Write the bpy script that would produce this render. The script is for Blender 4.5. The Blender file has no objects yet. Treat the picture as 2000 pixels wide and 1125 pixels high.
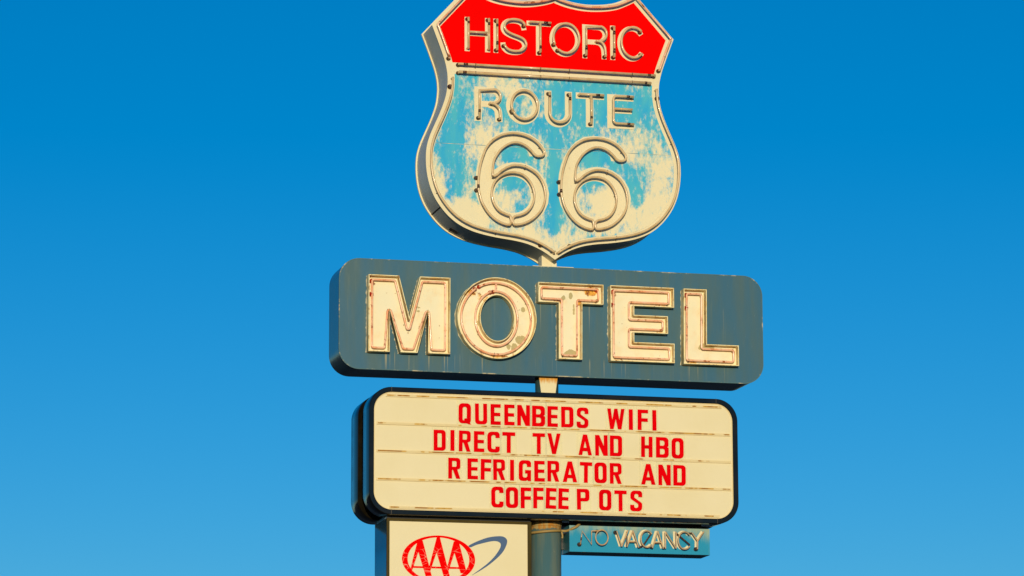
import bpy, bmesh, math, random
from mathutils import Vector, Matrix
random.seed(66)
R = math.radians
scene = bpy.context.scene
col = scene.collection

# ------------------------------------------------------------------ camera
cam_d = bpy.data.cameras.new('camera'); cam = bpy.data.objects.new('camera', cam_d); col.objects.link(cam)
cam_d.sensor_width = 36.0; cam_d.lens = 7050.0 / 2000.0 * 36.0
cam_d.clip_start = 0.5; cam_d.clip_end = 20000
yaw, pitch, roll = R(14.43), R(10.67), R(-0.19)
fwd = Vector((math.sin(yaw) * math.cos(pitch), math.cos(yaw) * math.cos(pitch), math.sin(pitch)))
rgt = Vector((math.cos(yaw), -math.sin(yaw), 0)); up = rgt.cross(fwd)
r2 = rgt * math.cos(roll) + up * math.sin(roll); u2 = -rgt * math.sin(roll) + up * math.cos(roll)
cm = Matrix((r2, u2, -fwd)).transposed().to_4x4()
cm.translation = Vector((-7.66094, -28.63123, 1.6))
cam.matrix_world = cm
scene.camera = cam

# ------------------------------------------------------------------ sky and sun
SUN_EL, SUN_AZ = R(6.0), R(193.0)          # low evening sun, a little left of the sign's own axis
world = bpy.data.worlds.new('World'); scene.world = world; world.use_nodes = True
wn = world.node_tree.nodes; wl = world.node_tree.links
bg = wn['Background']
sky = wn.new('ShaderNodeTexSky'); sky.sky_type = 'NISHITA'; sky.sun_disc = False
sky.sun_elevation = SUN_EL; sky.sun_rotation = SUN_AZ
sky.altitude = 1500; sky.air_density = 1.0; sky.dust_density = 0.2; sky.ozone_density = 4.0
hs = wn.new('ShaderNodeHueSaturation'); hs.inputs['Hue'].default_value = 0.497
hs.inputs['Saturation'].default_value = 1.185; hs.inputs['Value'].default_value = 0.93
wl.new(sky.outputs[0], hs.inputs['Color']); wl.new(hs.outputs[0], bg.inputs['Color'])
bg.inputs['Strength'].default_value = 0.15
sd = bpy.data.lights.new('sun', 'SUN'); sd.energy = 3.3; sd.angle = R(0.5); sd.color = (1.0, 0.86, 0.60)
so = bpy.data.objects.new('sun', sd); col.objects.link(so); so.location = (-20, -60, 40)
tosun = Vector((math.sin(SUN_AZ) * math.cos(SUN_EL), math.cos(SUN_AZ) * math.cos(SUN_EL), math.sin(SUN_EL)))
so.rotation_euler = tosun.to_track_quat('Z', 'Y').to_euler()
vs = scene.view_settings
vs.view_transform = 'Standard'; vs.look = 'None'; vs.gamma = 1.0; vs.use_curve_mapping = False
vs.exposure = 0.0

# ------------------------------------------------------------------ materials
class G:
    """small node-graph helper around one material"""
    def __init__(s, name):
        s.m = bpy.data.materials.new(name); s.m.use_nodes = True
        s.t = s.m.node_tree; s.n = s.t.nodes; s.l = s.t.links
        s.b = s.n['Principled BSDF']; s.out = s.n['Material Output']
        g = s.n.new('ShaderNodeNewGeometry'); s.pos = g.outputs['Position']
    def set(s, sock, v):
        if isinstance(v, bpy.types.NodeSocket): s.l.new(v, sock)
        else: sock.default_value = v
    def math(s, op, a, b=0.0, clamp=False):
        n = s.n.new('ShaderNodeMath'); n.operation = op; n.use_clamp = clamp
        s.set(n.inputs[0], a); s.set(n.inputs[1], b); return n.outputs[0]
    def xyz(s):
        n = s.n.new('ShaderNodeSeparateXYZ'); s.l.new(s.pos, n.inputs[0]); return n.outputs
    def map(s, scale, loc=(0, 0, 0)):
        n = s.n.new('ShaderNodeMapping'); s.l.new(s.pos, n.inputs[0])
        n.inputs['Scale'].default_value = scale; n.inputs['Location'].default_value = loc; return n.outputs[0]
    def noise(s, scale, detail=4, rough=.6, loc=(0, 0, 0)):
        n = s.n.new('ShaderNodeTexNoise'); s.l.new(s.map(scale, loc), n.inputs['Vector'])
        n.inputs['Scale'].default_value = 1; n.inputs['Detail'].default_value = detail; n.inputs['Roughness'].default_value = rough
        return n.outputs[0]
    def ramp(s, v, a, b, lo=0.0, hi=1.0):
        n = s.n.new('ShaderNodeMapRange'); n.interpolation_type = 'SMOOTHSTEP'
        s.set(n.inputs[0], v); n.inputs[1].default_value = a; n.inputs[2].default_value = b
        n.inputs[3].default_value = lo; n.inputs[4].default_value = hi; return n.outputs[0]
    def mix(s, f, a, b):
        n = s.n.new('ShaderNodeMix'); n.data_type = 'RGBA'
        s.set(n.inputs[0], f)
        for k, v in ((6, a), (7, b)):
            s.set(n.inputs[k], v if isinstance(v, bpy.types.NodeSocket) else (*v, 1))
        return n.outputs[2]
    def bump(s, h, strength=.2, dist=.004):
        n = s.n.new('ShaderNodeBump'); n.inputs['Strength'].default_value = strength; n.inputs['Distance'].default_value = dist
        s.l.new(h, n.inputs['Height']); s.l.new(n.outputs[0], s.b.inputs['Normal'])
    def fin(s, c, rough=.5, spec=.3, metal=0.0, coat=0.0):
        s.set(s.b.inputs['Base Color'], c if isinstance(c, bpy.types.NodeSocket) else (*c, 1))
        s.set(s.b.inputs['Roughness'], rough); s.b.inputs['Specular IOR Level'].default_value = spec
        s.b.inputs['Metallic'].default_value = metal; s.b.inputs['Coat Weight'].default_value = coat
        s.b.inputs['Coat Roughness'].default_value = .08
        return s.m

CREAM = (.80, .70, .45); CREAM2 = (.72, .60, .36); KHAKI = (.40, .33, .13); RUST = (.32, .10, .012); DRUST = (.07, .025, .008)
NAVY = (.058, .150, .190)
M = {}
def paint(name, base, dirt, amt=.5, rough=.5, spec=.3, sx=6, sz=2, stain=None):
    g = G(name)
    n1 = g.noise((sx, sx, sz), 5); n2 = g.noise((40, 40, 16), 3)
    f = g.math('MULTIPLY', g.ramp(n1, .42, .72), amt)
    c = g.mix(f, base, dirt)
    c = g.mix(g.math('MULTIPLY', g.ramp(n2, .62, .72), .35 * amt), c, stain or dirt)
    g.bump(g.noise((9, 9, 9), 3), .12, .01)
    M[name] = g.fin(c, rough, spec)
paint('cream_paint', CREAM, CREAM2, .55, .45, .25, stain=RUST)
paint('board_white', (.81, .70, .435), (.77, .65, .37), .6, .36, .22, 1.2, 1.0)
paint('old_cream', (.62, .55, .38), (.42, .40, .30), .8, .6, .2, 20, 20)
paint('pan_cream', (.86, .75, .52), (.82, .70, .44), .5, .5, .25)
paint('red_paint', (.93, .0015, .001), (.84, .002, .001), .5, .7, .0)
paint('letter_red', (.80, .001, .004), (.62, .001, .004), .7, .6, .0, 9, 7)
paint('grey_side', (.66, .62, .50), (.52, .49, .39), .6, .42, .3)
paint('emblem_frame', (.070, .048, .006), (.03, .020, .005), .6, .4, .12)

# dark glossy extrusion of the reader board
g = G('black_enamel')
M['black_enamel'] = g.fin(g.mix(g.ramp(g.noise((5, 5, 5), 4), .4, .7), (.0050, .0040, .0015), (.012, .008, .003)),
                          g.ramp(g.noise((3, 3, 8), 4), .3, .7, .10, .18), .38)
M['dark_steel'] = G('dark_steel').fin((.016, .014, .012), .4, .4)
M['joint'] = G('joint').fin((.045, .030, .012), .4, .4)
M['cable'] = G('cable').fin((.36, .24, .08), .5, .3)
M['seam'] = G('seam').fin((.03, .015, .01), .7, .2)

# channel-letter returns: cream enamel going yellow and peeling
g = G('pan_wall')
n = g.noise((14, 14, 14), 5); n2 = g.noise((55, 55, 22), 3)
c = g.mix(g.ramp(n, .40, .66), (.88, .76, .42), (.84, .60, .22))
c = g.mix(g.math('MULTIPLY', g.ramp(n2, .56, .68), .85), c, (.34, .14, .025))
M['pan_wall'] = g.fin(c, .5, .3)
# inside of the letters, with bare khaki patches and orange bleed
g = G('pan_floor'); x, y, z = g.xyz()
c = g.mix(g.ramp(g.noise((2, 2, 2)), .35, .7), (.84, .77, .53), (.83, .74, .47))
c = g.mix(g.math('MULTIPLY', g.ramp(g.noise((9, 9, 7), 5, .65, (1, 0, 4)), .50, .75), .45), c, (.84, .58, .27))
def spot(cx, cz, rx, rz, amt=1.0):
    dx = g.math('MULTIPLY', g.math('SUBTRACT', x, cx), 1 / rx); dz = g.math('MULTIPLY', g.math('SUBTRACT', z, cz), 1 / rz)
    return g.ramp(g.math('ADD', g.math('MULTIPLY', dx, dx), g.math('MULTIPLY', dz, dz)), 0, 1.0, amt, 0)
def spots(lst):
    v = spot(*lst[0])
    for q in lst[1:]: v = g.math('MAXIMUM', v, spot(*q))
    return v
bare = spots([(-.605, 6.835, .05, .055), (-.265, 6.700, .07, .055), (-.325, 6.635, .04, .06), (-.245, 6.955, .032, .035), (-.37, 6.645, .03, .04), (.165, 6.600, .09, .055), (.10, 7.065, .03, .05, .8), (.165, 7.09, .025, .04, .8), (.19, 6.98, .016, .08, .8), (1.345, 6.700, .11, .05), (-1.14, 6.92, .05, .04, .8)])
n = g.noise((16, 16, 16), 5, .65, (3.1, 0, 1.7)); n2 = g.noise((34, 34, 30), 4, .6, (0, 0, 5))
c = g.mix(g.math('MULTIPLY', g.ramp(g.math('ADD', bare, g.math('MULTIPLY', g.math('SUBTRACT', n, .5), 2.2)), .60, .66), .85), c, KHAKI)
bleed = spots([(.335, 7.135, .10, .06), (-.70, 7.08, .10, .06, .8), (-.62, 7.05, .05, .05, .7), (-.46, 6.555, .14, .04, .8), (-.62, 6.565, .09, .04, .6), (-1.53, 7.12, .05, .10, .6), (.53, 7.12, .05, .10, .6), (.95, 7.03, .10, .04, .7), (.93, 6.81, .08, .035, .7), (1.16, 7.12, .05, .09, .6), (1.22, 6.57, .06, .035, .9), (-.55, 7.02, .06, .06, .8), (-1.10, 6.75, .05, .14, .7), (.57, 6.57, .06, .03, .7), (.05, 7.03, .06, .03, .8), (.24, 7.03, .03, .03, .9)])
f = g.ramp(g.math('ADD', bleed, g.math('MULTIPLY', g.math('SUBTRACT', n2, .5), 1.6)), .45, .85)
c = g.mix(f, c, g.mix(g.ramp(n2, .48, .62), (.78, .40, .05), (.22, .06, .012)))
c = g.mix(g.math('MULTIPLY', g.ramp(n2, .66, .71), .75), c, (.28, .12, .02))
M['pan_floor'] = g.fin(c, .55, .25)

# motel cabinet paint: chalky blue-green, runs of dirty water under the letters
g = G('navy_paint'); x, y, z = g.xyz()
f = g.ramp(g.noise((9, 1.5, 1.1), 4, .55), .36, .68)
c = g.mix(f, (.044, .130, .190), (.068, .132, .145))
c = g.mix(g.math('MULTIPLY', g.ramp(g.noise((26, 3, 2.0), 3), .56, .76), .28), c, (.14, .19, .15))
c = g.mix(g.math('MULTIPLY', g.ramp(g.noise((60, 60, 60), 3), .71, .75), .6), c, (.40, .45, .40))
run = g.ramp(g.noise((42, .4, .35), 3, .55, (.4, 0, 0)), .60, .72)
low = g.math('MULTIPLY', g.ramp(z, 6.40, 6.52, .25, 1.0), g.ramp(z, 6.53, 6.58, 1.0, 0.0))
arm = g.math('MULTIPLY', g.ramp(z, 6.72, 6.99, 0.0, .55), g.ramp(z, 7.00, 7.06, 1.0, 0.0))
arm = g.math('MULTIPLY', arm, g.ramp(x, -.2, -.1))
inx = g.math('MULTIPLY', g.ramp(x, -1.62, -1.5), g.ramp(x, 1.55, 1.63, 1.0, 0.0))
f = g.math('MULTIPLY', g.math('MULTIPLY', run, g.math('MAXIMUM', low, arm)), inx)
c = g.mix(g.math('MULTIPLY', f, .75), c, (.42, .36, .19))
g.bump(g.noise((4, 4, 3), 3), .15, .02)
M['navy_paint'] = g.fin(c, .34, .35)
g = G('navy_side')
c = g.mix(g.ramp(g.noise((4, 7, 7), 4), .4, .7), (.030, .085, .120), (.05, .085, .10))
M['navy_side'] = g.fin(c, .22, .5)
g = G('worn_edge')
f = g.ramp(g.noise((5, 5, 7), 6, .75), .52, .62)
M['worn_edge'] = g.fin(g.mix(f, (.06, .14, .16), (.46, .40, .25)), .5, .3)

# faded blue field of the shield: paint burnt off in vertical drifts
g = G('faded_blue'); x, y, z = g.xyz()
val = g.ramp(z, 7.55, 8.95, .53, .34)
def bump_at(val, cx, cz, rx, rz, amt):
    dx = g.math('MULTIPLY', g.math('SUBTRACT', x, cx), 1 / rx); dz = g.math('MULTIPLY', g.math('SUBTRACT', z, cz), 1 / rz)
    d = g.math('ADD', g.math('MULTIPLY', dx, dx), g.math('MULTIPLY', dz, dz))
    return g.math('ADD', val, g.ramp(d, 0, 1.0, amt, 0))
for b in ((-.40, 8.87, .34, .15, .26), (-.21, 8.66, .12, .14, .22), (-.56, 8.36, .17, .26, .30), (.74, 8.40, .26, .22, .20),
          (.66, 7.82, .45, .30, .22), (-1.00, 8.02, .13, .26, .28), (-.75, 7.72, .32, .20, .36), (.96, 8.10, .13, .42, .22),
          (-.28, 7.52, .6, .14, .24), (-.40, 7.88, .10, .10, .20), (.46, 7.98, .14, .16, .22),
          (-.85, 8.30, .15, .62, -.20), (.03, 8.02, .10, .62, -.34), (.36, 8.76, .62, .24, -.16), (.74, 7.97, .10, .18, -.30), (.60, 8.22, .12, .12, -.2),
          (-.32, 8.05, .18, .11, -.34), (.36, 8.05, .18, .11, -.34), (-.30, 8.28, .2, .10, -.30), (.38, 8.28, .2, .10, -.30), (-.26, 7.78, .10, .12, -.18)):
    val = bump_at(val, *b)
nz = g.math('ADD', g.math('MULTIPLY', g.noise((9, 1, 4.4), 6, .70), 1.15), g.math('MULTIPLY', g.noise((30, 1, 16), 5, .72), 1.25))
val = g.math('ADD', val, g.math('SUBTRACT', nz, 1.22))
f = g.ramp(val, .25, .72)
blue = g.mix(g.ramp(g.noise((7, 1, 2.2), 3), .35, .65), (.030, .40, .68), (.075, .47, .60))
c = g.mix(f, blue, (.80, .71, .46))
M['faded_blue'] = g.fin(c, .6, .12)
# vacancy box
g = G('vacancy_blue'); x, y, z = g.xyz()
f = g.math('ADD', g.ramp(z, 5.02, 5.20, 0, .55), g.math('MULTIPLY', g.noise((16, 6, 2.2), 4), .9))
f = g.math('ADD', f, g.ramp(x, 1.22, 1.40, 0, .22))
c = g.mix(g.ramp(f, .62, 1.18), (.014, .28, .46), (.32, .42, .33))
M['vacancy_blue'] = g.fin(c, .45, .2)
g = G('vacancy_side')
c = g.mix(g.ramp(g.noise((9, 14, 5), 4), .62, .68), (.035, .16, .19), (.50, .42, .28))
M['vacancy_side'] = g.fin(c, .35, .4)

# neon glass
g = G('tube_glass')
c = g.mix(g.ramp(g.noise((14, 14, 14), 3), .4, .7), (.70, .50, .26), (.60, .40, .18))
M['tube_glass'] = g.fin(c, .24, .5, 0, .15)
g = G('tube_salmon')
c = g.mix(g.ramp(g.noise((9, 9, 9), 3), .4, .68), (.90, .54, .34), (.88, .36, .16))
c = g.mix(g.ramp(g.noise((22, 22, 22), 4, .65, (2, 0, 0)), .55, .66), c, (.40, .10, .02))
M['tube_salmon'] = g.fin(c, .22, .5, 0, .2)
g = G('tube_smoky')
M['tube_smoky'] = g.fin(g.mix(g.ramp(g.noise((20, 20, 20), 3), .45, .62), (.42, .30, .17), (.62, .38, .17)), .32, .5, 0, 0)
g = G('electrode_brown')
M['electrode_brown'] = g.fin(g.mix(g.ramp(g.noise((60, 60, 60), 3), .45, .65), (.035, .016, .007), (.16, .06, .02)), .3, .5)
g = G('electrode_red')
M['electrode_red'] = g.fin(g.mix(g.ramp(g.noise((60, 60, 60), 3), .45, .62), (.55, .035, .01), (.09, .018, .008)), .3, .5)
M['hook'] = G('hook').fin((.10, .055, .02), .4, .5)

# letter track: yellowed plastic with broken lines of rust in the slot
g = G('track'); x, y, z = g.xyz()
fl = g.ramp(g.noise((5.2, .01, 3.1), 3, .55), .50, .60)
c = g.mix(g.ramp(g.noise((3, 3, 3)), .4, .7), (.78, .64, .36), (.74, .57, .27))
M['track'] = g.fin(c, .4, .3)
g = G('track_slot')
c = g.mix(fl if False else g.ramp(g.noise((5.2, .01, 3.1), 3, .6), .46, .52), (.74, .60, .32), g.mix(g.ramp(g.noise((14, 1, 5)), .4, .6), (.60, .34, .06), (.34, .14, .015)))
M['track_slot'] = g.fin(c, .6, .2)
# clear acrylic carrying each letter
g = G('clear_acrylic')
tr = g.n.new('ShaderNodeBsdfTransparent'); tr.inputs[0].default_value = (.985, .99, .975, 1)
gl = g.n.new('ShaderNodeBsdfGlossy'); gl.inputs['Roughness'].default_value = .08
fr = g.n.new('ShaderNodeFresnel'); fr.inputs[0].default_value = 1.45
mx = g.n.new('ShaderNodeMixShader'); g.l.new(fr.outputs[0], mx.inputs[0]); g.l.new(tr.outputs[0], mx.inputs[1]); g.l.new(gl.outputs[0], mx.inputs[2])
g.l.new(mx.outputs[0], g.out.inputs['Surface']); M['clear_acrylic'] = g.m

# poles
g = G('pole_paint'); x, y, z = g.xyz()
c = g.mix(g.ramp(g.noise((16, 16, 1.4), 4), .38, .68), (.075, .165, .180), (.150, .200, .165))
c = g.mix(g.ramp(g.noise((24, 24, 10), 4), .66, .72), c, (.35, .33, .22))
top = g.math('ADD', g.ramp(z, 5.10, 5.19, 0, 1), g.math('MULTIPLY', g.math('SUBTRACT', g.noise((30, 30, 12), 3), .5), .9))
c = g.mix(g.ramp(top, .45, .7), c, g.mix(g.ramp(g.noise((40, 40, 6), 3), .4, .6), (.55, .24, .04), (.55, .40, .16)))
M['pole_paint'] = g.fin(c, .38, .4)
g = G('pole_upper')
M['pole_upper'] = g.fin(g.mix(g.ramp(g.noise((12, 12, 3), 4), .4, .7), (.030, .095, .12), (.06, .10, .10)), .4, .4)
g = G('trapezoid_cream'); x, y, z = g.xyz()
rr = g.math('ADD', g.ramp(z, 6.30, 6.42, 0, .6), g.math('MULTIPLY', g.noise((45, 45, 8), 3), .6))
c = g.mix(g.ramp(rr, .50, .88), (.80, .68, .40), (.66, .28, .02))
M['trapezoid_cream'] = g.fin(c, .5, .3)
g = G('emblem_red')
vo = g.n.new('ShaderNodeTexVoronoi'); vo.feature = 'DISTANCE_TO_EDGE'; g.l.new(g.map((13, 1, 24), (.3, 0, .2)), vo.inputs['Vector']); vo.inputs['Scale'].default_value = 1
x, y, z = g.xyz()
cr = g.math('MULTIPLY', g.ramp(vo.outputs['Distance'], .006, .030, 1, 0), g.math('MULTIPLY', g.ramp(z, 4.93, 4.98, 1, 0), g.ramp(g.noise((9, 1, 9), 3), .40, .52)))
M['emblem_red'] = g.fin(g.mix(g.math('MULTIPLY', cr, .75), (.90, .0015, .0015), (.90, .40, .28)), .6, .0)
g = G('emblem_blue')
M['emblem_blue'] = g.fin((.070, .125, .235), .5, .2)
g = G('ground')
c = g.mix(g.ramp(g.noise((.05, .05, .05), 6), .4, .6), (.055, .053, .05), (.13, .105, .075))
c = g.mix(g.math('MULTIPLY', g.noise((6, 6, 6), 6), .4), c, (.09, .085, .08)); M['ground'] = g.fin(c, .9, .2)
M['concrete'] = G('concrete').fin((.32, .30, .27), .85, .2)

# ------------------------------------------------------------------ geometry helpers
def fillet(pts, seg=8):
    """polygon corners (x, z[, radius]) -> outline with rounded corners"""
    out = []; n = len(pts)
    for i, p in enumerate(pts):
        r = p[2] if len(p) > 2 else 0
        P = Vector(p[:2])
        if r <= 0: out.append(tuple(P)); continue
        A = Vector(pts[i - 1][:2]) - P; B = Vector(pts[(i + 1) % n][:2]) - P
        ang = A.angle(B); t = r / math.tan(ang / 2); t = min(t, A.length * .5, B.length * .5)
        rr = t * math.tan(ang / 2); A.normalize(); B.normalize()
        c = P + (A + B).normalized() * (rr / math.sin(ang / 2))
        a0 = (P + A * t) - c; a1 = (P + B * t) - c
        s = math.atan2(a0.x * a1.y - a0.y * a1.x, a0.dot(a1))
        for k in range(seg + 1):
            a = s * k / seg; out.append((c.x + a0.x * math.cos(a) - a0.y * math.sin(a), c.y + a0.x * math.sin(a) + a0.y * math.cos(a)))
    return out
def rrect(x0, x1, z0, z1, r, seg=12): return fillet([(x0, z0, r), (x1, z0, r), (x1, z1, r), (x0, z1, r)], seg)
def ellipse(cx, cz, rx, rz, n=72): return [(cx + rx * math.cos(2 * math.pi * k / n), cz + rz * math.sin(2 * math.pi * k / n)) for k in range(n)]
def area(p): return sum(p[i - 1][0] * p[i][1] - p[i][0] * p[i - 1][1] for i in range(len(p))) / 2
def inset(pts, d):
    """mitred offset of a closed outline, d > 0 goes inwards"""
    s = 1 if area(pts) > 0 else -1; out = []; n = len(pts)
    for i in range(n):
        p = Vector(pts[i][:2]); a = (p - Vector(pts[i - 1][:2])).normalized(); b = (Vector(pts[(i + 1) % n][:2]) - p).normalized()
        na = Vector((-a.y, a.x)) * s; nb = Vector((-b.y, b.x)) * s
        m = (na + nb); m = m / max(m.length_squared, .25) * 2
        out.append(tuple(p + m * d))
    return out
def catmull(pts, n=5, closed=False):
    out = []; N = len(pts); rng = range(N if closed else N - 1)
    P = lambda i: Vector(pts[i % N]) if closed else Vector(pts[max(0, min(N - 1, i))])
    for i in rng:
        a, b, c, d = P(i - 1), P(i), P(i + 1), P(i + 2)
        for k in range(n):
            t = k / n
            out.append(tuple(.5 * ((2 * b) + (c - a) * t + (2 * a - 5 * b + 4 * c - d) * t * t + (3 * b - a - 3 * c + d) * t ** 3)))
    if not closed: out.append(tuple(pts[-1]))
    return out
def link(name, me, mat, parent, smooth=False):
    me.name = name
    o = bpy.data.objects.new(name, me); col.objects.link(o)
    if mat: me.materials.clear(); me.materials.append(M[mat] if isinstance(mat, str) else mat)
    if parent:
        o.parent = parent
        me.transform(Matrix.Translation(-parent_origin(parent)))
    if smooth:
        for p in me.polygons: p.use_smooth = True
    return o
def parent_origin(p):
    v = Vector(p.location)
    while p.parent: p = p.parent; v = v + Vector(p.location)
    return v
def flat(name, loops, yf, yb, mat, parent, soft=0.0):
    """outlines in x/z (first outer, others holes) extruded from front plane yf back to yb"""
    cu = bpy.data.curves.new(name, 'CURVE'); cu.dimensions = '2D'; cu.fill_mode = 'BOTH'
    cu.extrude = abs(yb - yf) / 2 - soft
    if soft: cu.bevel_depth = soft; cu.bevel_resolution = 1; cu.offset = -soft
    for lp in loops:
        sp = cu.splines.new('POLY'); sp.points.add(len(lp) - 1); sp.use_cyclic_u = True
        for q, p in zip(sp.points, lp): q.co = (p[0], p[1], 0, 1)
    tmp = bpy.data.objects.new('tmp', cu)
    me = bpy.data.meshes.new_from_object(tmp); bpy.data.objects.remove(tmp); bpy.data.curves.remove(cu)
    ym = (yf + yb) / 2
    me.transform(Matrix(((1, 0, 0, 0), (0, 0, -1, ym), (0, 1, 0, 0), (0, 0, 0, 1))))
    return link(name, me, mat, parent)
def box(name, x0, x1, y0, y1, z0, z1, mat, parent, bev=0.0):
    bm = bmesh.new(); bmesh.ops.create_cube(bm, size=1)
    for v in bm.verts: v.co = Vector(((x0 + x1) / 2 + v.co.x * (x1 - x0), (y0 + y1) / 2 + v.co.y * (y1 - y0), (z0 + z1) / 2 + v.co.z * (z1 - z0)))
    if bev: bmesh.ops.bevel(bm, geom=bm.edges[:], offset=bev, segments=2, affect='EDGES', profile=.5)
    me = bpy.data.meshes.new(name); bm.to_mesh(me); bm.free(); return link(name, me, mat, parent)
def cyl(name, p0, p1, r0, r1, mat, parent, seg=24, smooth=True):
    p0, p1 = Vector(p0), Vector(p1); d = p1 - p0
    bm = bmesh.new(); bmesh.ops.create_cone(bm, cap_ends=True, segments=seg, radius1=r0, radius2=r1, depth=d.length)
    bm.transform(Matrix.Translation((p0 + p1) / 2) @ d.to_track_quat('Z', 'Y').to_matrix().to_4x4())
    for f in bm.faces: f.smooth = smooth and len(f.verts) == 4
    me = bpy.data.meshes.new(name); bm.to_mesh(me); bm.free(); return link(name, me, mat, parent)
def tube3(name, pts, r, mat, parent, closed=False, res=3):
    cu = bpy.data.curves.new(name, 'CURVE'); cu.dimensions = '3D'; cu.bevel_depth = r; cu.bevel_resolution = res; cu.use_fill_caps = True
    sp = cu.splines.new('POLY'); sp.points.add(len(pts) - 1); sp.use_cyclic_u = closed
    for q, p in zip(sp.points, pts): q.co = (*p, 1)
    tmp = bpy.data.objects.new('tmp', cu); me = bpy.data.meshes.new_from_object(tmp)
    bpy.data.objects.remove(tmp); bpy.data.curves.remove(cu)
    return link(name, me, mat, parent, True)
def ribbons(name, strokes, yf, w, mat, parent):
    """painted strokes: flat bands of width w, each a hair in front of the one before"""
    bm = bmesh.new(); y = yf
    for st in strokes:
        pts, closed = st[0], st[1]; ww = st[2] if len(st) > 2 else w
        n = len(pts); vs_ = []
        for i in range(n):
            a = Vector(pts[i - 1] if (i or closed) else pts[0]); b = Vector(pts[(i + 1) % n] if (i < n - 1 or closed) else pts[i])
            t = (b - a).normalized(); nn = Vector((-t.y, t.x)) * ww / 2; p = Vector(pts[i])
            vs_.append((bm.verts.new((p.x + nn.x, y, p.y + nn.y)), bm.verts.new((p.x - nn.x, y, p.y - nn.y))))
        for i in range(n if closed else n - 1):
            a, b = vs_[i], vs_[(i + 1) % n]; bm.faces.new((a[0], a[1], b[1], b[0]))
        y -= .0012
    bmesh.ops.recalc_face_normals(bm, faces=bm.faces[:])
    for f in bm.faces:
        f.normal_update()
        if f.normal.y > 0: f.normal_flip()
    me = bpy.data.meshes.new(name); bm.to_mesh(me); bm.free(); return link(name, me, mat, parent)
def electrode(x, z, yf, parent, mat='electrode_brown', r=.019, d=.035):
    """glass housing: flared collar on the face with a domed end"""
    prof = [(r * 1.15, 0), (r * 1.15, .006), (r * .9, .010), (r * .9, d * .7), (r * .65, d), (0, d * 1.12)]
    bm = bmesh.new(); rings = []
    for pr_, h in prof[:-1]:
        rings.append([bm.verts.new((x + pr_ * math.cos(k * math.pi / 5), yf - h, z + pr_ * math.sin(k * math.pi / 5))) for k in range(10)])
    tip = bm.verts.new((x, yf - prof[-1][1], z))
    for a, b in zip(rings, rings[1:]):
        for k in range(10): bm.faces.new((a[k], a[(k + 1) % 10], b[(k + 1) % 10], b[k])).smooth = True
    for k in range(10): bm.faces.new((rings[-1][k], rings[-1][(k + 1) % 10], tip)).smooth = True
    bmesh.ops.recalc_face_normals(bm, faces=bm.faces[:])
    me = bpy.data.meshes.new('electrode_housing'); bm.to_mesh(me); bm.free()
    return link('electrode_housing', me, mat, parent)
def hook(x, z, yf, yt, parent, r=.0035):
    """wire stand-off that carries the tube"""
    return tube3('tube_support', [(x, yf + .003, z - .012), (x, yt + .004, z - .012), (x, yt - .006, z - .004), (x, yt - .004, z + .012)], r, 'hook', parent, False, 1)
def neon(pts, yt, yf, mat, parent, closed=False, r=.0098, ends=True, emat='electrode_brown', hooks=(), caps=(1, 1), er=.0165):
    P = [(p[0], yt, p[1]) for p in pts]
    if not closed and ends:
        P = [(P[0][0], yf, P[0][2])] + P + [(P[-1][0], yf, P[-1][2])]
    o = tube3('neon_tube', P, r, mat, parent, closed)
    if not closed and ends:
        for on, a, b in ((caps[0], pts[0], pts[1]), (caps[1], pts[-1], pts[-2])):
            if not on: continue
            electrode(a[0], a[1], yf, parent, emat, er)
            d = (Vector(b) - Vector(a)).normalized(); L = random.uniform(.018, .040); o0 = random.uniform(.022, .04)
            q0 = Vector(a) + d * o0; q1 = Vector(a) + d * (o0 + L)
            if (Vector(b) - Vector(a)).length > o0 + L:      # blacked-out glass next to the electrode
                cyl('blackout_band', (q0.x, yt, q0.y), (q1.x, yt, q1.y), r * 1.1, r * 1.1, 'electrode_brown', parent, 10)
    for i in hooks:
        hook(pts[i][0], pts[i][1], yf, yt, parent)
    return o
def thing(name, label, cat, loc, group=None, kind=None):
    o = bpy.data.objects.new(name, None); col.objects.link(o); o.location = loc; o.empty_display_size = .2
    o['label'] = label; o['category'] = cat
    if group: o['group'] = group
    return o

# ------------------------------------------------------------------ ground
gm = bpy.data.meshes.new('ground'); S = 6000
gm.from_pydata([(-S, -S, 0), (S, -S, 0), (S, S, 0), (-S, S, 0)], [], [(0, 1, 2, 3)])
go = link('ground', gm, 'ground', None); go['kind'] = 'structure'; go['label'] = 'dusty asphalt lot around the sign'; go['category'] = 'ground'

# ------------------------------------------------------------------ pole
pole = thing('sign_pole', 'stepped blue-green steel pole carrying all the motel signs', 'pole', (-.013, 0, 0))
cyl('lower_shaft', (-.013, 0, .0), (-.013, 0, 5.235), .127, .127, 'pole_paint', pole, 48)
cyl('middle_shaft', (.002, 0, 5.20), (.002, 0, 6.50), .097, .097, 'pole_upper', pole, 40)
box('upper_stub', -.049, .081, -.05, .06, 7.30, 7.75, 'cream_paint', pole, .004)
box('cap_plate', -.143, .211, -.11, .11, 7.329, 7.348, 'cream_paint', pole, .002)
flat('trapezoid_plate', [[(-.094, 6.42), (.068, 6.42), (.036, 6.20), (-.064, 6.20)]], -.108, -.096, 'trapezoid_cream', pole)  # thin cream trapezoid on the shaft front, narrower downwards, orange towards the top
cyl('weld_collar', (-.013, 0, 5.172), (-.013, 0, 5.215), .131, .137, 'pole_paint', pole, 48)
cyl('base_plate', (-.013, 0, -.02), (-.013, 0, .03), .30, .30, 'dark_steel', pole, 32)
for k in range(6):
    a = k * math.pi / 3
    cyl('anchor_bolt', (-.013 + .24 * math.cos(a), .24 * math.sin(a), .02), (-.013 + .24 * math.cos(a), .24 * math.sin(a), .09), .018, .018, 'dark_steel', pole, 6, False)

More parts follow.
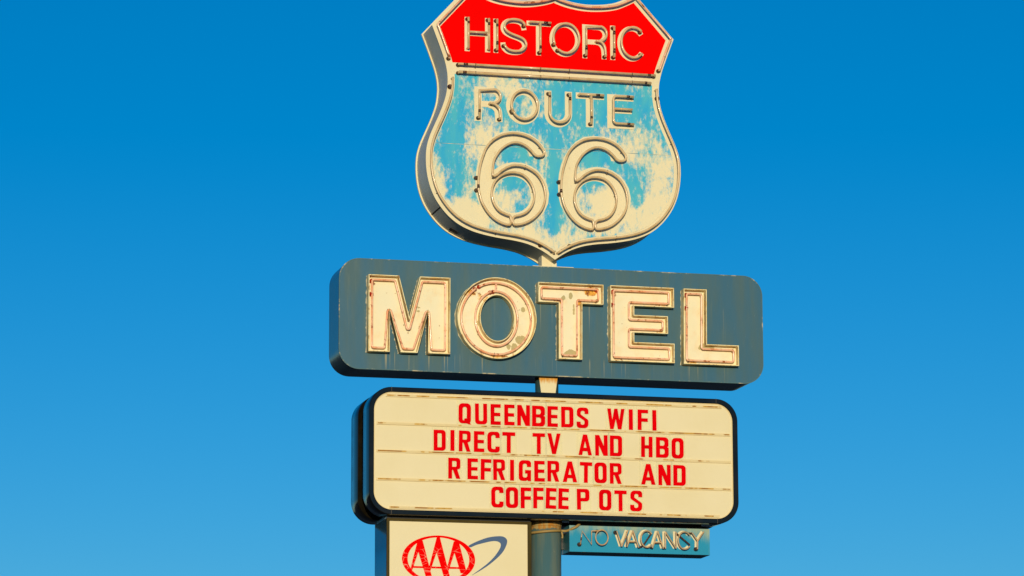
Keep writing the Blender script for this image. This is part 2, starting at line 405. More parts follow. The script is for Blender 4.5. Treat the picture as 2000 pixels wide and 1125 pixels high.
# ------------------------------------------------------------------ highway shield
SX, SF = .030, -.175
half = [(1.050, 9.344), (1.008, 9.235), (.973, 9.140), (.942, 9.050), (.922, 8.965), (.915, 8.900), (.916, 8.840), (.927, 8.755), (.951, 8.670),
        (.988, 8.575), (1.032, 8.475), (1.069, 8.385), (1.093, 8.295), (1.100, 8.200), (1.093, 8.090), (1.070, 7.980), (1.030, 7.880), (.975, 7.795),
        (.910, 7.722), (.830, 7.660), (.730, 7.612), (.620, 7.581), (.490, 7.558), (.360, 7.542), (.250, 7.521), (.160, 7.490), (.080, 7.449), (0, 7.395)]
half = catmull(half, 4)
scal = catmull([(0, 9.662), (.055, 9.640), (.131, 9.619), (.220, 9.604), (.305, 9.599), (.391, 9.603), (.470, 9.613), (.540, 9.630), (.617, 9.664), (.715, 9.716)], 4)
right = scal[:-1] + [scal[-1]] + half          # peak -> shoulder -> corner -> tip
outline = [(SX + a, b) for a, b in right] + [(SX - a, b) for a, b in right[-2:0:-1]]
shield = thing('highway_shield_sign', 'red and faded blue highway shield sign with neon number 66', 'sign', (SX, 0, 7.395))
flat('cabinet_shell', [outline], SF + .002, .168, 'grey_side', shield)
flat('back_rim', [inset(outline, -.012), inset(outline, .02)], .160, .178, 'cream_paint', shield)
flat('back_panel', [inset(outline, .022)], .165, .176, 'cream_paint', shield)
face = flat('face_panel', [inset(outline, -.003)], SF - .004, SF + .004, 'cream_paint', shield)
inn = inset(outline, .058)
def clip_z(poly, zc, keep_above):
    out = []; n = len(poly)
    for i in range(n):
        p, q = poly[i], poly[(i + 1) % n]; ip = (p[1] >= zc) == keep_above; iq = (q[1] >= zc) == keep_above
        if ip: out.append(p)
        if ip != iq:
            t = (zc - p[1]) / (q[1] - p[1]); out.append((p[0] + t * (q[0] - p[0]), zc))
    return out
FS = SF - .004
flat('red_field', [clip_z(inn, 9.030, True)], FS - .003, FS + .001, 'red_paint', face)
flat('blue_field', [clip_z(inn, 8.931, False)], FS - .003, FS + .001, 'faded_blue', face)
sm_ = G('seam_blue'); M['seam_blue'] = sm_.fin(sm_.mix(sm_.ramp(sm_.noise((8, 1, 8), 4), .42, .6), (.10, .24, .30), (.62, .56, .38)), .6, .1)
box('panel_seam', SX - 1.022, SX + 1.022, FS - .0036, FS - .002, 8.331, 8.335, 'seam_blue', face)
PF = FS - .0045          # painted lettering
YT = SF - .062           # tube axis
# seams and hatch on the shell
def on_shell(name, i, w, y0, y1, mat, side, out=.002):
    p = Vector((SX + side * half[i][0], half[i][1])); q = Vector((SX + side * half[i + 1][0], half[i + 1][1]))
    t = (q - p).normalized(); nrm = Vector((-t.y, t.x)) * (-side if True else 1)
    if nrm.x * side < 0: nrm = -nrm
    a = p - t * w / 2; b = p + t * w / 2
    vs_ = []
    for yy in (y0, y1):
        for e in (a, b):
            for h in (-.004, out):
                vs_.append((e.x + nrm.x * h, yy, e.y + nrm.y * h))
    me = bpy.data.meshes.new(name); me.from_pydata(vs_, [], [(0, 1, 3, 2), (4, 6, 7, 5), (0, 4, 5, 1), (2, 3, 7, 6), (1, 5, 7, 3), (0, 2, 6, 4)])
    bm = bmesh.new(); bm.from_mesh(me); bmesh.ops.recalc_face_normals(bm, faces=bm.faces[:]); bm.to_mesh(me); bm.free()
    return link(name, me, mat, shield)
on_shell('shell_seam', 68, .010, SF, .162, 'seam', -1)
on_shell('shell_seam', 100, .010, SF, .162, 'seam', 1)
on_shell('wiring_hole', 77, .075, .03, .12, 'dark_steel', -1)

def arc_path(pts, r, seg=6):
    """open path with filleted corners"""
    out = [pts[0]]
    for i in range(1, len(pts) - 1):
        f = fillet([pts[i - 1], (*pts[i], r), pts[i + 1]], seg); out += f[1:-1]
    return out + [pts[-1]]
def ell_arc(cx, cz, rx, rz, a0, a1, n=28): return [(cx + rx * math.cos(R(a0 + (a1 - a0) * k / n)), cz + rz * math.sin(R(a0 + (a1 - a0) * k / n))) for k in range(n + 1)]
def sign_letter(label, strokes, w, tubes, r=.0098, caps=None, mat='cream_paint', tmat='tube_glass'):
    L = ribbons('painted_letter', strokes, PF, w, mat, shield); L['label'] = label
    for k, t in enumerate(tubes):
        neon(t, YT, FS, tmat, L, r=r, caps=caps[k] if caps else (1, 1))
    return L
# --- first line
t0, b0 = 9.427, 9.133
Hs = [([(-.721, b0), (-.721, t0)], False), ([(-.545, b0), (-.545, t0)], False), ([(-.742, 9.288), (-.53, 9.288)], False)]
sign_letter('cream letter H on the red field', Hs, .043, [[(-.721, t0 - .02), (-.721, b0 + .02)], [(-.545, t0 - .02), (-.545, b0 + .02)], [(-.705, 9.287), (-.565, 9.287)]], caps=((1, 0), (1, 0), (0, 0)))
sign_letter('cream letter I beside the letter H', [([(-.474, b0), (-.474, t0)], False)], .040, [[(-.474, t0 - .02), (-.474, b0 + .02)]])
Sp = catmull([(-.413, 9.226), (-.405, 9.182), (-.372, 9.153), (-.317, 9.145), (-.262, 9.155), (-.230, 9.185), (-.225, 9.215), (-.245, 9.250), (-.290, 9.272), (-.345, 9.290), (-.392, 9.315), (-.411, 9.350),
              (-.400, 9.388), (-.365, 9.413), (-.315, 9.419), (-.270, 9.410), (-.240, 9.385), (-.229, 9.344)], 4)
sign_letter('cream letter S on the red field', [(Sp, False)], .042, [Sp[3:-3]])
sign_letter('cream letter T on the red field', [([(-.104, b0), (-.104, 9.41)], False), ([(-.207, 9.407), (.002, 9.407)], False)], .042, [[(-.185, 9.407), (-.012, 9.407)], [(-.100, 9.396), (-.100, b0 + .02)]], caps=((0, 1), (0, 1)))
Oc = ell_arc(.125, 9.283, .112, .128, 0, 353, 60)
sign_letter('cream letter O on the red field', [(ell_arc(.125, 9.283, .112, .128, 0, 354, 59), True)], .042, [ell_arc(.125, 9.283, .112, .128, 205, 205 - 332, 60)])
def Rg(x0, xr, zt, zm, zb, xl, hb=.022):
    stem = [(x0, zb), (x0, zt)]
    bowl = arc_path([(x0 - hb, zt - hb), (xr, zt - hb), (xr, zm), (x0, zm)], (zt - hb - zm) / 2.02, 12)
    leg = catmull([(xr - .085, zm), (xr - .045, zm - .010), (xl - .008, zm - .045), (xl, zm - .09), (xl + .002, zb)], 5)
    return stem, bowl, leg
st, bw, lg = Rg(.300, .477, 9.427, 9.277, b0, .466)
sign_letter('cream letter R on the red field', [(st, False), (bw, False), (lg, False)], .042, [[(.300, b0 + .02), (.300, 9.395)] + bw[3:-1], [lg[0]] + lg[1:-2]], caps=((1, 0), (0, 1)))
sign_letter('cream letter I between the letters R and C', [([(.545, b0), (.545, t0 + .004)], False)], .043, [[(.545, t0 - .02), (.545, b0 + .02)]])
Cc = ell_arc(.713, 9.283, .106, .132, 38, 325, 48)
sign_letter('cream letter C on the red field', [(Cc, False)], .042, [Cc[2:-2]])
# --- second line
t1, b1 = 8.834, 8.538
st, bw, lg = Rg(-.628, -.449, t1, 8.687, b1, -.452, .028)
sign_letter('cream letter R on the blue field', [(st, False, .064), (bw, False, .052), (lg, False)], .064, [[(-.628, b1 + .025), (-.628, 8.79)] + bw[3:-1], [lg[0]] + lg[1:-2]], .0105, ((1, 0), (0, 1)))
sign_letter('cream letter O on the blue field', [(ell_arc(-.241, 8.687, .115, .126, 0, 354, 59), True)], .062, [ell_arc(-.241, 8.687, .112, .124, 205, 160 - 310, 60)], .0105)
Uu = arc_path([(-.025, t1), (-.025, 8.553), (.154, 8.553), (.154, t1)], .0885, 14)
sign_letter('cream letter U on the blue field', [(Uu, False)], .062, [[(-.022, t1 - .03)] + Uu[1:-1] + [(.154, t1 - .03)]], .0105)
sign_letter('cream letter T on the blue field', [([(.338, b1), (.338, 8.81)], False), ([(.218, 8.806), (.464, 8.806)], False, .053)], .066, [[(.238, 8.806), (.445, 8.806)], [(.340, 8.79), (.340, b1 + .025)]], .0105, ((0, 1), (0, 1)))
sign_letter('cream letter E on the blue field', [([(.525, b1), (.525, t1)], False), ([(.50, 8.807), (.722, 8.807)], False, .054), ([(.50, 8.696), (.706, 8.696)], False, .05), ([(.50, 8.566), (.721, 8.566)], False, .054)], .066,
            [arc_path([(.705, 8.808), (.532, 8.808), (.532, 8.572), (.705, 8.572)], .03), [(.548, 8.698), (.692, 8.698)]], .0105, ((1, 1), (0, 0)))
# --- the two sixes: outline tube inside a painted figure
six = [(-.374, 7.657), (-.422, 7.663), (-.492, 7.695), (-.558, 7.756), (-.606, 7.832), (-.628, 7.900), (-.638, 7.956), (-.639, 8.004), (-.636, 8.052), (-.626, 8.130), (-.612, 8.190), (-.594, 8.245), (-.572, 8.300), (-.535, 8.350), (-.484, 8.392), (-.430, 8.420), (-.372, 8.434), (-.315, 8.438),
       (-.240, 8.427), (-.173, 8.399), (-.129, 8.367), (-.099, 8.333), (-.077, 8.300), (-.075, 8.273), (-.095, 8.257), (-.130, 8.253), (-.156, 8.265), (-.178, 8.290), (-.218, 8.327), (-.262, 8.351), (-.315, 8.361), (-.372, 8.347), (-.438, 8.302), (-.482, 8.243), (-.507, 8.189), (-.516, 8.124),
       (-.516, 8.080), (-.505, 8.065), (-.474, 8.082), (-.439, 8.114), (-.395, 8.143), (-.351, 8.161), (-.310, 8.167), (-.255, 8.162), (-.197, 8.142), (-.140, 8.104), (-.100, 8.054), (-.074, 7.990), (-.065, 7.920), (-.075, 7.855), (-.101, 7.796), (-.146, 7.742), (-.199, 7.700), (-.260, 7.672),
       (-.326, 7.660), (-.344, 7.680), (-.343, 7.715), (-.326, 7.733), (-.286, 7.744), (-.242, 7.762), (-.207, 7.791), (-.178, 7.836), (-.162, 7.889), (-.162, 7.946), (-.184, 8.010), (-.221, 8.060), (-.265, 8.091), (-.320, 8.103), (-.375, 8.100), (-.430, 8.080), (-.474, 8.047), (-.504, 8.007),
       (-.522, 7.954), (-.525, 7.897), (-.510, 7.841), (-.483, 7.795), (-.444, 7.762), (-.396, 7.743), (-.370, 7.735), (-.361, 7.710), (-.361, 7.680)]
six = catmull(six, 3, True)
p6 = [(-.423, 8.456), (-.334, 8.468), (-.246, 8.466), (-.175, 8.446), (-.113, 8.407), (-.069, 8.357), (-.043, 8.310), (-.030, 8.265), (-.189, 8.260), (-.198, 8.298), (-.233, 8.333), (-.280, 8.351), (-.335, 8.352), (-.388, 8.334), (-.438, 8.289), (-.470, 8.235), (-.487, 8.182), (-.489, 8.129),
      (-.441, 8.165), (-.388, 8.189), (-.330, 8.202), (-.250, 8.200), (-.181, 8.180), (-.118, 8.144), (-.071, 8.094), (-.036, 8.030), (-.019, 7.950), (-.028, 7.865), (-.063, 7.787), (-.130, 7.720), (-.205, 7.671), (-.293, 7.647), (-.381, 7.655), (-.467, 7.690), (-.543, 7.743), (-.598, 7.801), (-.632, 7.865),
      (-.649, 7.940), (-.652, 8.030), (-.643, 8.125), (-.625, 8.205), (-.596, 8.277), (-.555, 8.345), (-.498, 8.410)]
for k, dx in enumerate((0, .711)):
    loops = [[(a + dx, b - .004 * k) for a, b in p6], [(a + dx, b - .004 * k) for a, b in ellipse(-.331, 7.926, .157, .155, 48)][::-1]]
    L = flat('painted_number', loops, PF, FS - .001, 'cream_paint', shield)
    L['label'] = ('cream figure six under the letters R and O', 'cream figure six under the letters T and E')[k]
    tp = [(a + dx, b - .004 * k) for a, b in six]
    neon(tp, YT, FS, 'tube_glass', L, True, .0098, hooks=(40, 62, 110, 130, 165, 190, 210))
    for ex, ez in ((-.648, 8.05), (-.645, 7.945)):
        electrode(ex + dx, ez, FS, L, 'electrode_brown', .017, .045)
    cyl('blackout_band', (-.640 + dx, YT, 7.985 - .004 * k), (-.637 + dx, YT, 7.955 - .004 * k), .0115, .0115, 'electrode_brown', L, 10)
# --- border tubes
ib = inset(outline, .030)
nR = len(right)
BY = SF - .056
iz = [p for p in ib]
rside = ib[:nR]; lside = [ib[0]] + ib[:nR - 1:-1]
up_r = [p for p in rside if p[1] > 9.05]; up_l = [p for p in lside if p[1] > 9.05]
neon(up_l[::-1] + up_r[1:], BY, FS, 'tube_salmon', shield, r=.010, hooks=(18, 50, 95))
lo_r = [p for p in rside if p[1] < 8.90]; lo_l = [p for p in lside if p[1] < 8.90]
lo_r = [p for p in lo_r if p[0] > SX + .016]; lo_l = [p for p in lo_l if p[0] < SX - .016]
for l in (lo_l, lo_r):
    neon(l, BY, FS, 'tube_glass', shield, r=.0100, hooks=(20, 42, 66, 84), caps=(0, 0))
    electrode(l[-6][0], l[-6][1], FS, shield); electrode(l[4][0] + (.012 if l is lo_l else -.012) * -1, l[4][1], FS, shield)
neon([(-.80, 9.008), (.90, 9.008)], BY, FS, 'tube_glass', shield, r=.010)
neon([(-.80, 8.938), (.86, 8.938)], BY, FS, 'tube_glass', shield, r=.012)
for xx in (-.66, -.1, .15, .70):
    for zz in (9.008, 8.938): hook(xx, zz, FS, BY, shield, .004)

# ------------------------------------------------------------------ motel cabinet
MF = -.165
motel = thing('motel_sign', 'long blue-green cabinet sign with large cream channel letters reading motel', 'sign', (.022, 0, 6.41))
mo = rrect(-1.797, 1.842, 6.41, 7.33, .17)
flat('cabinet_shell', [mo], MF + .003, .240, 'navy_side', motel)
flat('face_panel', [inset(mo, .001)], MF - .001, MF + .005, 'navy_paint', motel)
flat('edge_trim', [inset(mo, -.0015), inset(mo, .0065)], MF - .0025, MF + .012, 'worn_edge', motel)
MT = MF - .08
pans = {
 'M': [(-1.567, 7.185), (-1.312, 7.185), (-1.226, 6.842), (-1.136, 7.185), (-.880, 7.185), (-.882, 6.548), (-1.068, 6.548), (-1.066, 6.900), (-1.156, 6.548), (-1.298, 6.548), (-1.388, 6.895), (-1.389, 6.548), (-1.567, 6.548)],
 'T': [(-.131, 7.184), (.429, 7.184), (.429, 7.016), (.246, 7.016), (.242, 6.546), (.041, 6.546), (.043, 7.018), (-.131, 7.018)],
 'E': [(.489, 7.183), (1.041, 7.184), (1.041, 7.017), (.694, 7.017), (.694, 6.941), (.986, 6.941), (.986, 6.792), (.692, 6.792), (.692, 6.711), (1.041, 6.711), (1.041, 6.547), (.487, 6.547)],
 'L': [(1.127, 7.183), (1.328, 7.183), (1.324, 6.718), (1.603, 6.718), (1.603, 6.545), (1.120, 6.545)]}
def closed_fillet(p, r): return fillet([(*q, r) for q in p], 5)
MY = MF - .047
for ch in 'MOTEL':
    if ch == 'O':
        eo = ellipse(-.484, 6.866, .336, .340, 96); ei = ellipse(-.482, 6.866, .142, .191, 72)
        pan = flat('letter_pan', [eo, ei], MF - .014, MF + .002, 'pan_floor', motel)
        flat('letter_return', [eo, inset(eo, .0065)], MT, MF + .001, 'pan_wall', pan)
        flat('letter_return', [inset(ei, -.0065), ei], MT, MF + .001, 'pan_wall', pan)
        neon(ell_arc(-.484, 6.866, .296, .300, 118, 118 - 352, 80), MY, MF - .012, 'tube_salmon', pan, r=.0090, emat='electrode_red', hooks=(20, 48, 66))
        ia = ell_arc(-.482, 6.866, .180, .229, 97, 97 - 352, 72)
        neon(ia, MY, MF - .012, 'tube_salmon', pan, r=.0090, emat='electrode_red', hooks=(22, 50))
        tube3('neon_tube', [(-.484, MY, 7.155), (-.486, MY, 7.10)], .009, 'tube_salmon', pan)
    else:
        p = pans[ch]
        pan = flat('letter_pan', [p], MF - .014, MF + .002, 'pan_floor', motel)
        flat('letter_return', [p, inset(p, .0065)], MT, MF + .001, 'pan_wall', pan)
        q = closed_fillet(inset(p, .036), .016)
        # open loop starting in the upper left corner
        i0 = max(range(len(q)), key=lambda i: -q[i][0] + q[i][1])
        q = q[i0:] + q[:i0]
        if ch == 'T':
            i0 = max(range(len(q)), key=lambda i: q[i][0] + q[i][1]); q = q[i0:] + q[:i0]
        d = Vector(q[0]) - Vector(q[-1]); tail = Vector(q[-1])
        neon(q, MY, MF - .012, 'tube_salmon', pan, r=.0090, emat='electrode_red', hooks=(len(q) // 5, len(q) // 2, len(q) * 4 // 5))
        if ch != 'T': electrode(p[0][0] + .034, p[0][1] - .155, MF - .012, pan, 'electrode_red', .018, .04)
    # old paint line left ragged beside the letter's left edges
    q = ell_arc(-.484, 6.866, .336, .340, 100, 250, 30) if ch == 'O' else None
    segs = [q] if q else [[p[i - 1], p[i]] for i in range(len(p)) if p[i][1] > p[i - 1][1] + .15 and abs(p[i][0] - p[i - 1][0]) < .1]
    for sg in segs:
        if len(sg) == 2: sg = [(sg[0][0] + (sg[1][0] - sg[0][0]) * k / 40, sg[0][1] + (sg[1][1] - sg[0][1]) * k / 40) for k in range(41)]
        rag = [(a + .01, b) for a, b in sg] + [(a - max(.0005, random.gauss(.003, .004)), b) for a, b in sg[::-1]]
        flat('ragged_paint_edge', [rag], MF - .0035, MF + .002, 'old_cream', pan)
    pan['label'] = 'cream channel letter ' + ch + ' with pinkish neon outline'

# ------------------------------------------------------------------ reader board
RX0, RX1, RZ0, RZ1 = -1.568, 1.565, 5.207, 6.250
rb = thing('reader_board', 'cream changeable-letter board in a glossy black rounded frame', 'sign', (0, 0, RZ0))
ro = rrect(RX0, RX1, RZ0, RZ1, .185, 16); ri = rrect(RX0 + .040, RX1 - .043, RZ0 + .040, RZ1 - .040, .148, 16)
flat('front_frame', [ro, ri], -.297, -.060, 'black_enamel', rb, .004)
flat('back_frame', [ro, ri], .150, .420, 'black_enamel', rb, .004)
flat('body_shell', [inset(ro, .050)], -.20, .32, 'black_enamel', rb)
rp = flat('face_panel', [inset(ri, -.004)], -.2805, -.272, 'board_white', rb)
flat('back_panel', [inset(ri, -.004)], .395, .403, 'board_white', rb)
flat('panel_bead', [inset(ri, -.002), inset(ri, .007)], -.286, -.279, 'track', rb)
for xj in (RX0 + .185, RX1 - .185):
    for z0, z1 in ((RZ0 - .001, RZ0 + .041), (RZ1 - .041, RZ1 + .001)):
        box('corner_joint', xj - .002, xj + .002, -.2985, -.10, z0, z1, 'joint', rb)
tracks = [(6.183, 1.43), (5.953, 1.505), (5.726, 1.505), (5.496, 1.505), (5.268, 1.40)]
for zt, hw in tracks:
    t = box('letter_track', -hw, hw, -.290, -.2795, zt - .013, zt + .010, 'track', rb, .0015)
    box('track_slot', -hw + .01, hw - .01, -.2915, -.286, zt - .0060, zt + .0045, 'track_slot', t)

# ---- letters
s = .19
def rr_(x0, x1, z0, z1, r): return [(x0, z0, r), (x1, z0, r), (x1, z1, r), (x0, z1, r)]
GL = {
 'O': (.60, [rr_(0, .60, 0, 1, .20), rr_(.20, .40, .17, .83, .095)]),
 'Q': (.60, [[(.0, .03, .18), (.40, .03), (.50, -.005), (.62, -.03), (.60, .0), (.555, .06), (.60, .16, .08), (.60, 1, .2), (0, 1, .2)],
             [(.20, .20, .06), (.275, .165), (.275, .25), (.33, .275), (.40, .275), (.40, .83, .095), (.20, .83, .095)]]),
 'D': (.60, [[(0, 0), (.60, 0, .17), (.60, 1, .17), (0, 1)], [(.195, .165), (.40, .165, .05), (.40, .835, .05), (.195, .835)]]),
 'C': (.60, [[(.60, .70), (.60, 1, .21), (0, 1, .21), (0, 0, .21), (.60, 0, .21), (.60, .29), (.395, .29), (.395, .165, .095), (.195, .165, .095), (.195, .835, .095), (.395, .835, .095), (.395, .70)]]),
 'G': (.60, [[(.60, .68), (.60, 1, .21), (0, 1, .21), (0, 0, .2), (.34, 0, .1), (.44, .05), (.44, 0), (.60, 0), (.60, .53), (.305, .53), (.305, .36), (.415, .36), (.415, .165, .1), (.195, .165, .09), (.195, .835, .095), (.395, .835, .095), (.395, .68)]]),
 'U': (.59, [[(0, 1), (0, 0, .17), (.59, 0, .17), (.59, 1), (.40, 1), (.40, .16, .08), (.19, .16, .08), (.19, 1)]]),
 'E': (.50, [[(0, 0), (.50, 0), (.50, .17), (s, .17), (s, .42), (.48, .42), (.48, .585), (s, .585), (s, .83), (.50, .83), (.50, 1), (0, 1)]]),
 'F': (.50, [[(0, 0), (s, 0), (s, .41), (.485, .41), (.485, .58), (s, .58), (s, .83), (.50, .83), (.50, 1), (0, 1)]]),
 'N': (.62, [[(0, 0), (.185, 0), (.185, .50), (.405, 0), (.62, 0), (.62, 1), (.43, 1), (.43, .47), (.205, 1), (0, 1)]]),
 'H': (.565, [[(0, 0), (s, 0), (s, .415), (.375, .415), (.375, 0), (.565, 0), (.565, 1), (.375, 1), (.375, .58), (s, .58), (s, 1), (0, 1)]]),
 'I': (.20, [[(0, 0), (.20, 0), (.20, 1), (0, 1)]]),
 'T': (.61, [[(.21, 0), (.40, 0), (.40, .825), (.61, .825), (.61, 1), (0, 1), (0, .825), (.21, .825)]]),
 'A': (.70, [[(0, 0), (.195, 0), (.235, .19), (.465, .19), (.505, 0), (.70, 0), (.455, 1), (.245, 1)], [(.275, .36), (.425, .36), (.35, .68)]]),
 'V': (.66, [[(.235, 0), (.425, 0), (.66, 1), (.465, 1), (.335, .36), (.195, 1), (0, 1)]]),
 'W': (.85, [[(.135, 0), (.305, 0), (.415, .50), (.515, 0), (.69, 0), (.85, 1), (.68, 1), (.59, .45), (.50, 1), (.345, 1), (.245, .45), (.175, 1), (0, 1)]]),
 'P': (.60, [[(0, 0), (s, 0), (s, .40), (.60, .40, .16), (.60, 1, .15), (0, 1)], [(s, .565), (.40, .565, .05), (.40, .84, .06), (s, .84)]]),
 'R': (.58, [[(0, 0), (.185, 0), (.185, .42), (.225, .42), (.385, 0), (.58, 0), (.435, .44), (.58, .50, .10), (.58, 1, .15), (0, 1)], [(.19, .57), (.395, .57, .06), (.395, .845, .06), (.19, .845)]]),
 'B': (.63, [[(0, 0), (.63, 0, .18), (.63, .50, .11), (.545, .515), (.62, .56, .09), (.62, 1, .18), (0, 1)], [(.20, .165), (.43, .165, .10), (.43, .43, .10), (.20, .43)], [(.20, .585), (.42, .585, .10), (.42, .835, .10), (.20, .835)]]),
 'S': (.59, [[(.59, .69), (.59, 1, .20), (.01, 1, .20), (.01, .60, .12), (.395, .355, .08), (.395, .165, .09), (.20, .165, .09), (.20, .305), (0, .305), (0, 0, .20), (.59, 0, .20), (.59, .40, .12), (.205, .66, .08), (.205, .84, .09), (.40, .84, .09), (.40, .69)]]),
}
rows = [
 (5.968, [[('Q', -.822, -.718), ('U', -.682, -.580), ('E', -.552, -.466), ('E', -.436, -.349), ('N', -.327, -.219), ('B', -.201, -.090), ('E', -.071, .018), ('D', .047, .152), ('S', .178, .279)],
          [('W', .441, .590), ('I', .626, .661), ('F', .701, .791), ('I', .829, .864)]]),
 (5.742, [[('D', -1.030, -.929), ('I', -.890, -.856), ('R', -.820, -.721), ('E', -.693, -.605), ('C', -.579, -.475), ('T', -.454, -.345)], [('T', -.198, -.092), ('V', -.072, .041)],
          [('A', .192, .307), ('N', .336, .443), ('D', .461, .566)], [('H', .729, .827), ('B', .857, .967), ('O', .992, 1.096)]]),
 (5.5145, [[('R', -.908, -.807), ('E', -.747, -.659), ('F', -.637, -.549), ('R', -.530, -.430), ('I', -.389, -.355), ('G', -.316, -.212), ('E', -.184, -.095), ('R', -.073, .027), ('A', .057, .179), ('T', .201, .306), ('O', .328, .433), ('R', .459, .560)],
          [('A', .727, .850), ('N', .876, .982), ('D', 1.004, 1.111)]]),
 (5.290, [[('C', -.547, -.444), ('O', -.425, -.321), ('F', -.300, -.211), ('F', -.194, -.107), ('E', -.090, -.001), ('E', .017, .105)], [('P', .177, .284), ('O', .365, .470), ('T', .496, .601), ('S', .630, .733)]])]
ORD = ['first', 'second', 'third', 'fourth', 'fifth', 'sixth', 'seventh', 'eighth', 'ninth', 'tenth', 'eleventh', 'twelfth']
ROW = ['top', 'second', 'third', 'bottom']
for ri_, (zb, words) in enumerate(rows):
    for wi, word in enumerate(words):
        for li, (ch, x0, x1) in enumerate(word):
            h = .171; w0, loops = GL[ch]; sx = (x1 - x0) / w0
            zz = zb + random.uniform(-.002, .002); tilt = R(random.gauss(0, .35) + (-1.3 if (ri_ == 3 and ch == 'E') else 0))
            root = thing('changeable_letter', 'red letter %s, %s in the %s word of the %s row on the reader board' % (ch, ORD[li], ORD[wi], ROW[ri_]), 'letter',
                         ((x0 + x1) / 2, -.2845, zz), 'red changeable letters slotted into the reader board')
            cx = (x0 + x1) / 2
            ol = [[(x0 + px * sx, zz + pz * h) for px, pz in fillet(lp, 6)] for lp in
                  [[(p[0], p[1], p[2]) if len(p) > 2 else p for p in lp] for lp in loops]]
            ol = [[(cx + (px - cx) * math.cos(tilt) - (pz - zz) * math.sin(tilt), zz + (px - cx) * math.sin(tilt) + (pz - zz) * math.cos(tilt)) for px, pz in lp] for lp in ol]
            flat('letter_shape', ol, -.2872, -.2848, 'letter_red', root)
            flat('clear_panel', [[(x0 - .014, zz - .024), (x1 + .014, zz - .024), (x1 + .014, zz + .208), (x0 - .014, zz + .208)]], -.2846, -.2830, 'clear_acrylic', root)

# ------------------------------------------------------------------ panel sign with the oval emblem
em = thing('emblem_sign', 'cream panel sign with cracked red oval emblem and blue swoosh', 'sign', (-.80, 0, 4.15))
AX0, AX1, AZ0, AZ1 = -1.402, -.190, 4.15, 5.209
flat('cabinet_shell', [[(AX0 + .004, AZ0), (AX1 - .002, AZ0), (AX1 - .002, 5.186), (AX0 + .004, 5.186)]], -.195, .260, 'navy_side', em)
box('header_bar', AX0 + .006, AX1 - .004, -.19, .20, 5.184, AZ1, 'dark_steel', em)
fo = [(AX0, AZ0), (AX1, AZ0), (AX1, 5.187), (AX0, 5.187)]
fi = [(-1.378, 4.19), (-.222, 4.19), (-.222, 5.166), (-1.378, 5.166)]
flat('retainer_frame', [fo, fi], -.212, -.190, 'emblem_frame', em, .003)
flat('face_panel', [[(-1.385, 4.18), (-.215, 4.18), (-.215, 5.172), (-1.385, 5.172)]], -.2005, -.194, 'board_white', em)
YE = -.2012
oo = ellipse(-.968, 4.862, .305, .195, 96); oi = ellipse(-.969, 4.862, .257, .179, 96)
flat('red_oval', [oo, oi], YE - .001, YE + .001, 'emblem_red', em)
def Aem(dx, zt, zl, zr, layer):
    def L(xa, za, xb, zb2, zq): return xa + (xb - xa) * (zq - za) / (zb2 - za)
    lo = lambda zq: L(-.986, 5.035, -1.043, 4.817, zq); li = lambda zq: L(-.986, 4.918, -1.020, 4.817, zq)
    ti = lambda zq: L(-.986, 4.918, -.936, 4.757, zq); to = lambda zq: L(-.956, 5.036, -.896, 4.808, zq)
    b0_, b1_ = 4.788, 4.803
    outer = [(lo(zt), zt), (lo(zl), zl), (li(zl), zl), (li(b0_), b0_), (ti(b0_), b0_), (ti(zr), zr), (to(zr), zr), (to(zt), zt)]
    hole = [(li(b1_), b1_), (ti(b1_), b1_), (-.986, 4.918)]
    flat('emblem_letter', [[(a + dx, b) for a, b in outer], [(a + dx, b) for a, b in hole]], YE - .001 - layer, YE + .001 - layer, 'emblem_red', em)
Aem(-.151, 5.012, 4.772, 4.690, .0006); Aem(0, 5.046, 4.690, 4.690, .0012); Aem(.150, 5.012, 4.690, 4.754, .0018)
sw = [(-.718, 4.979), (-.671, 5.006), (-.611, 5.032), (-.555, 5.051), (-.503, 5.061), (-.447, 5.065), (-.417, 5.058), (-.398, 5.042), (-.393, 5.021), (-.402, 4.987), (-.430, 4.936), (-.482, 4.881), (-.568, 4.812), (-.676, 4.746),
      (-.679, 4.748), (-.577, 4.824), (-.512, 4.884), (-.469, 4.940), (-.449, 4.978), (-.449, 5.003), (-.464, 5.017), (-.490, 5.023), (-.525, 5.021), (-.589, 5.006), (-.654, 4.987), (-.701, 4.967)]
flat('blue_swoosh', [catmull(sw, 3, True)], YE - .0005, YE + .001, 'emblem_blue', em)
for xx in (-1.05, -.62):
    cyl('frame_screw', (xx, -.206, 5.188), (xx, -.214, 5.188), .006, .005, 'joint', em, 8)

# ------------------------------------------------------------------ vacancy box
nv = thing('vacancy_sign', 'small turquoise box sign with neon lettering about vacancy under the board', 'sign', (.75, 0, 4.962))
NX0, NX1, NZ0, NZ1, NF = .153, 1.362, 4.962, 5.180, -.130
box('cabinet_shell', NX0, NX1, NF + .002, .13, NZ0, NZ1, 'vacancy_side', nv)
box('face_panel', NX0 + .001, NX1 - .001, NF - .001, NF + .006, NZ0 + .001, NZ1 - .001, 'vacancy_blue', nv)
box('mounting_rail', NX0 + .05, NX1 - .05, -.06, .06, NZ1 - .01, 5.215, 'dark_steel', nv)
box('mounting_arm', .06, NX0 + .02, .07, .12, 5.00, 5.14, 'dark_steel', nv)
NP, NT = NF - .002, NF - .045
def nv_letter(strokes, tubes, label, paintit=True, w=.019, tmat='tube_smoky'):
    if paintit:
        L = ribbons('painted_letter', strokes, NP, w, 'cream_paint', nv); L['label'] = label
    else: L = nv
    for t in tubes: tube3('neon_tube', [(a, NT, b) for a, b in t], .0058, tmat, L)
    return L
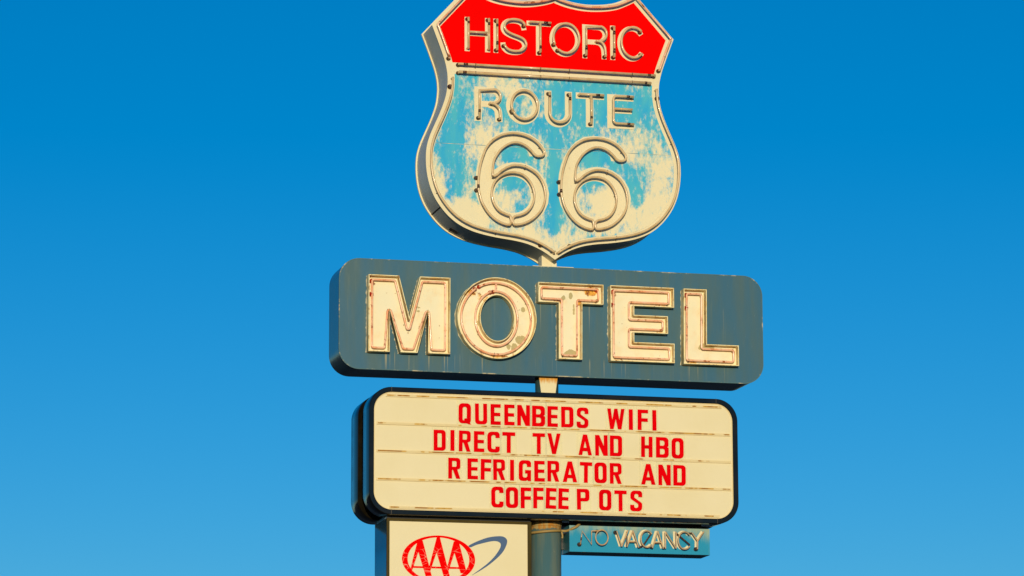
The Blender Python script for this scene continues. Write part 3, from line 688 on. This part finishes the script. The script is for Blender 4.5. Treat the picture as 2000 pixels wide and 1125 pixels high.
neon([(.236, 5.022), (.250, 5.130), (.330, 5.020), (.331, 5.132), (.392, 5.134)] + ell_arc(.418, 5.080, .053, .062, 100, 100 - 335, 30), NT, NF, 'tube_smoky', nv, r=.0058)
dz = -.010
VACANCY = [
 ('V', [[(.542, 5.142), (.584, 5.016)], [(.584, 5.016), (.638, 5.153)]]), ('A', [[(.628, 5.013), (.682, 5.150)], [(.682, 5.150), (.729, 5.011)], [(.650, 5.058), (.712, 5.058)]]),
 ('C', [ell_arc(.802, 5.083, .053, .068, 40, 320, 24)]), ('A', [[(.848, 5.010), (.895, 5.151)], [(.895, 5.151), (.941, 5.008)], [(.866, 5.056), (.924, 5.056)]]),
 ('N', [[(.960, 5.008), (.960, 5.149)], [(.960, 5.149), (1.052, 5.011)], [(1.052, 5.011), (1.052, 5.151)]]), ('C', [ell_arc(1.127, 5.079, .056, .072, 40, 320, 24)]),
 ('Y', [[(1.191, 5.146), (1.239, 5.079)], [(1.239, 5.079), (1.293, 5.158)], [(1.239, 5.085), (1.237, 5.011)]])]
for k, (ch, sts) in enumerate(VACANCY):
    tubes = []
    for st_ in sts: tubes.append([(a + .004, b + dz + .004) for a, b in st_])
    nv_letter([(st_, False) for st_ in sts], tubes, 'cream letter %s on the turquoise box' % ch)
for ex, ez in ((.545, 5.128), (1.237, 5.008)): electrode(ex, ez, NF, nv, 'electrode_brown', .016, .045)
for a, b in (((.776, 5.026), (.842, 5.122)), ((1.056, 5.138), (1.178, 5.040)), ((.636, 5.135), (.634, 5.010)), ((.735, 5.006), (.770, 5.020)), ((.835, 5.010), (.860, 5.004)), ((.944, 5.004), (.966, 5.012)), ((1.160, 5.135), (1.196, 5.138))):
    tube3('blackout_tube', [(a[0], NT + .012, a[1]), (b[0], NT + .012, b[1])], .0064, 'electrode_brown', nv)

# ------------------------------------------------------------------ loose cable round the pole
cable = thing('power_cable', 'sagging tan cable wrapped round the pole below the reader board', 'cable', (-.013, -.13, 5.13))
cp = [(-.013 + .139 * math.cos(R(a)), .139 * math.sin(R(a)), 5.128 + .010 * math.sin(R(a * 1.3))) for a in range(170, 330, 10)]
cp += [(.135, -.10, 5.135), (.175, -.135, 5.150), (.215, -.145, 5.172), (.240, -.125, 5.19)]
tube3('cable_run', catmull(cp, 3), .011, 'cable', cable)
tube3('cable_tail', catmull([(.100, -.085, 5.126), (.106, -.088, 5.095), (.103, -.086, 5.075)], 4), .008, 'cable', cable)
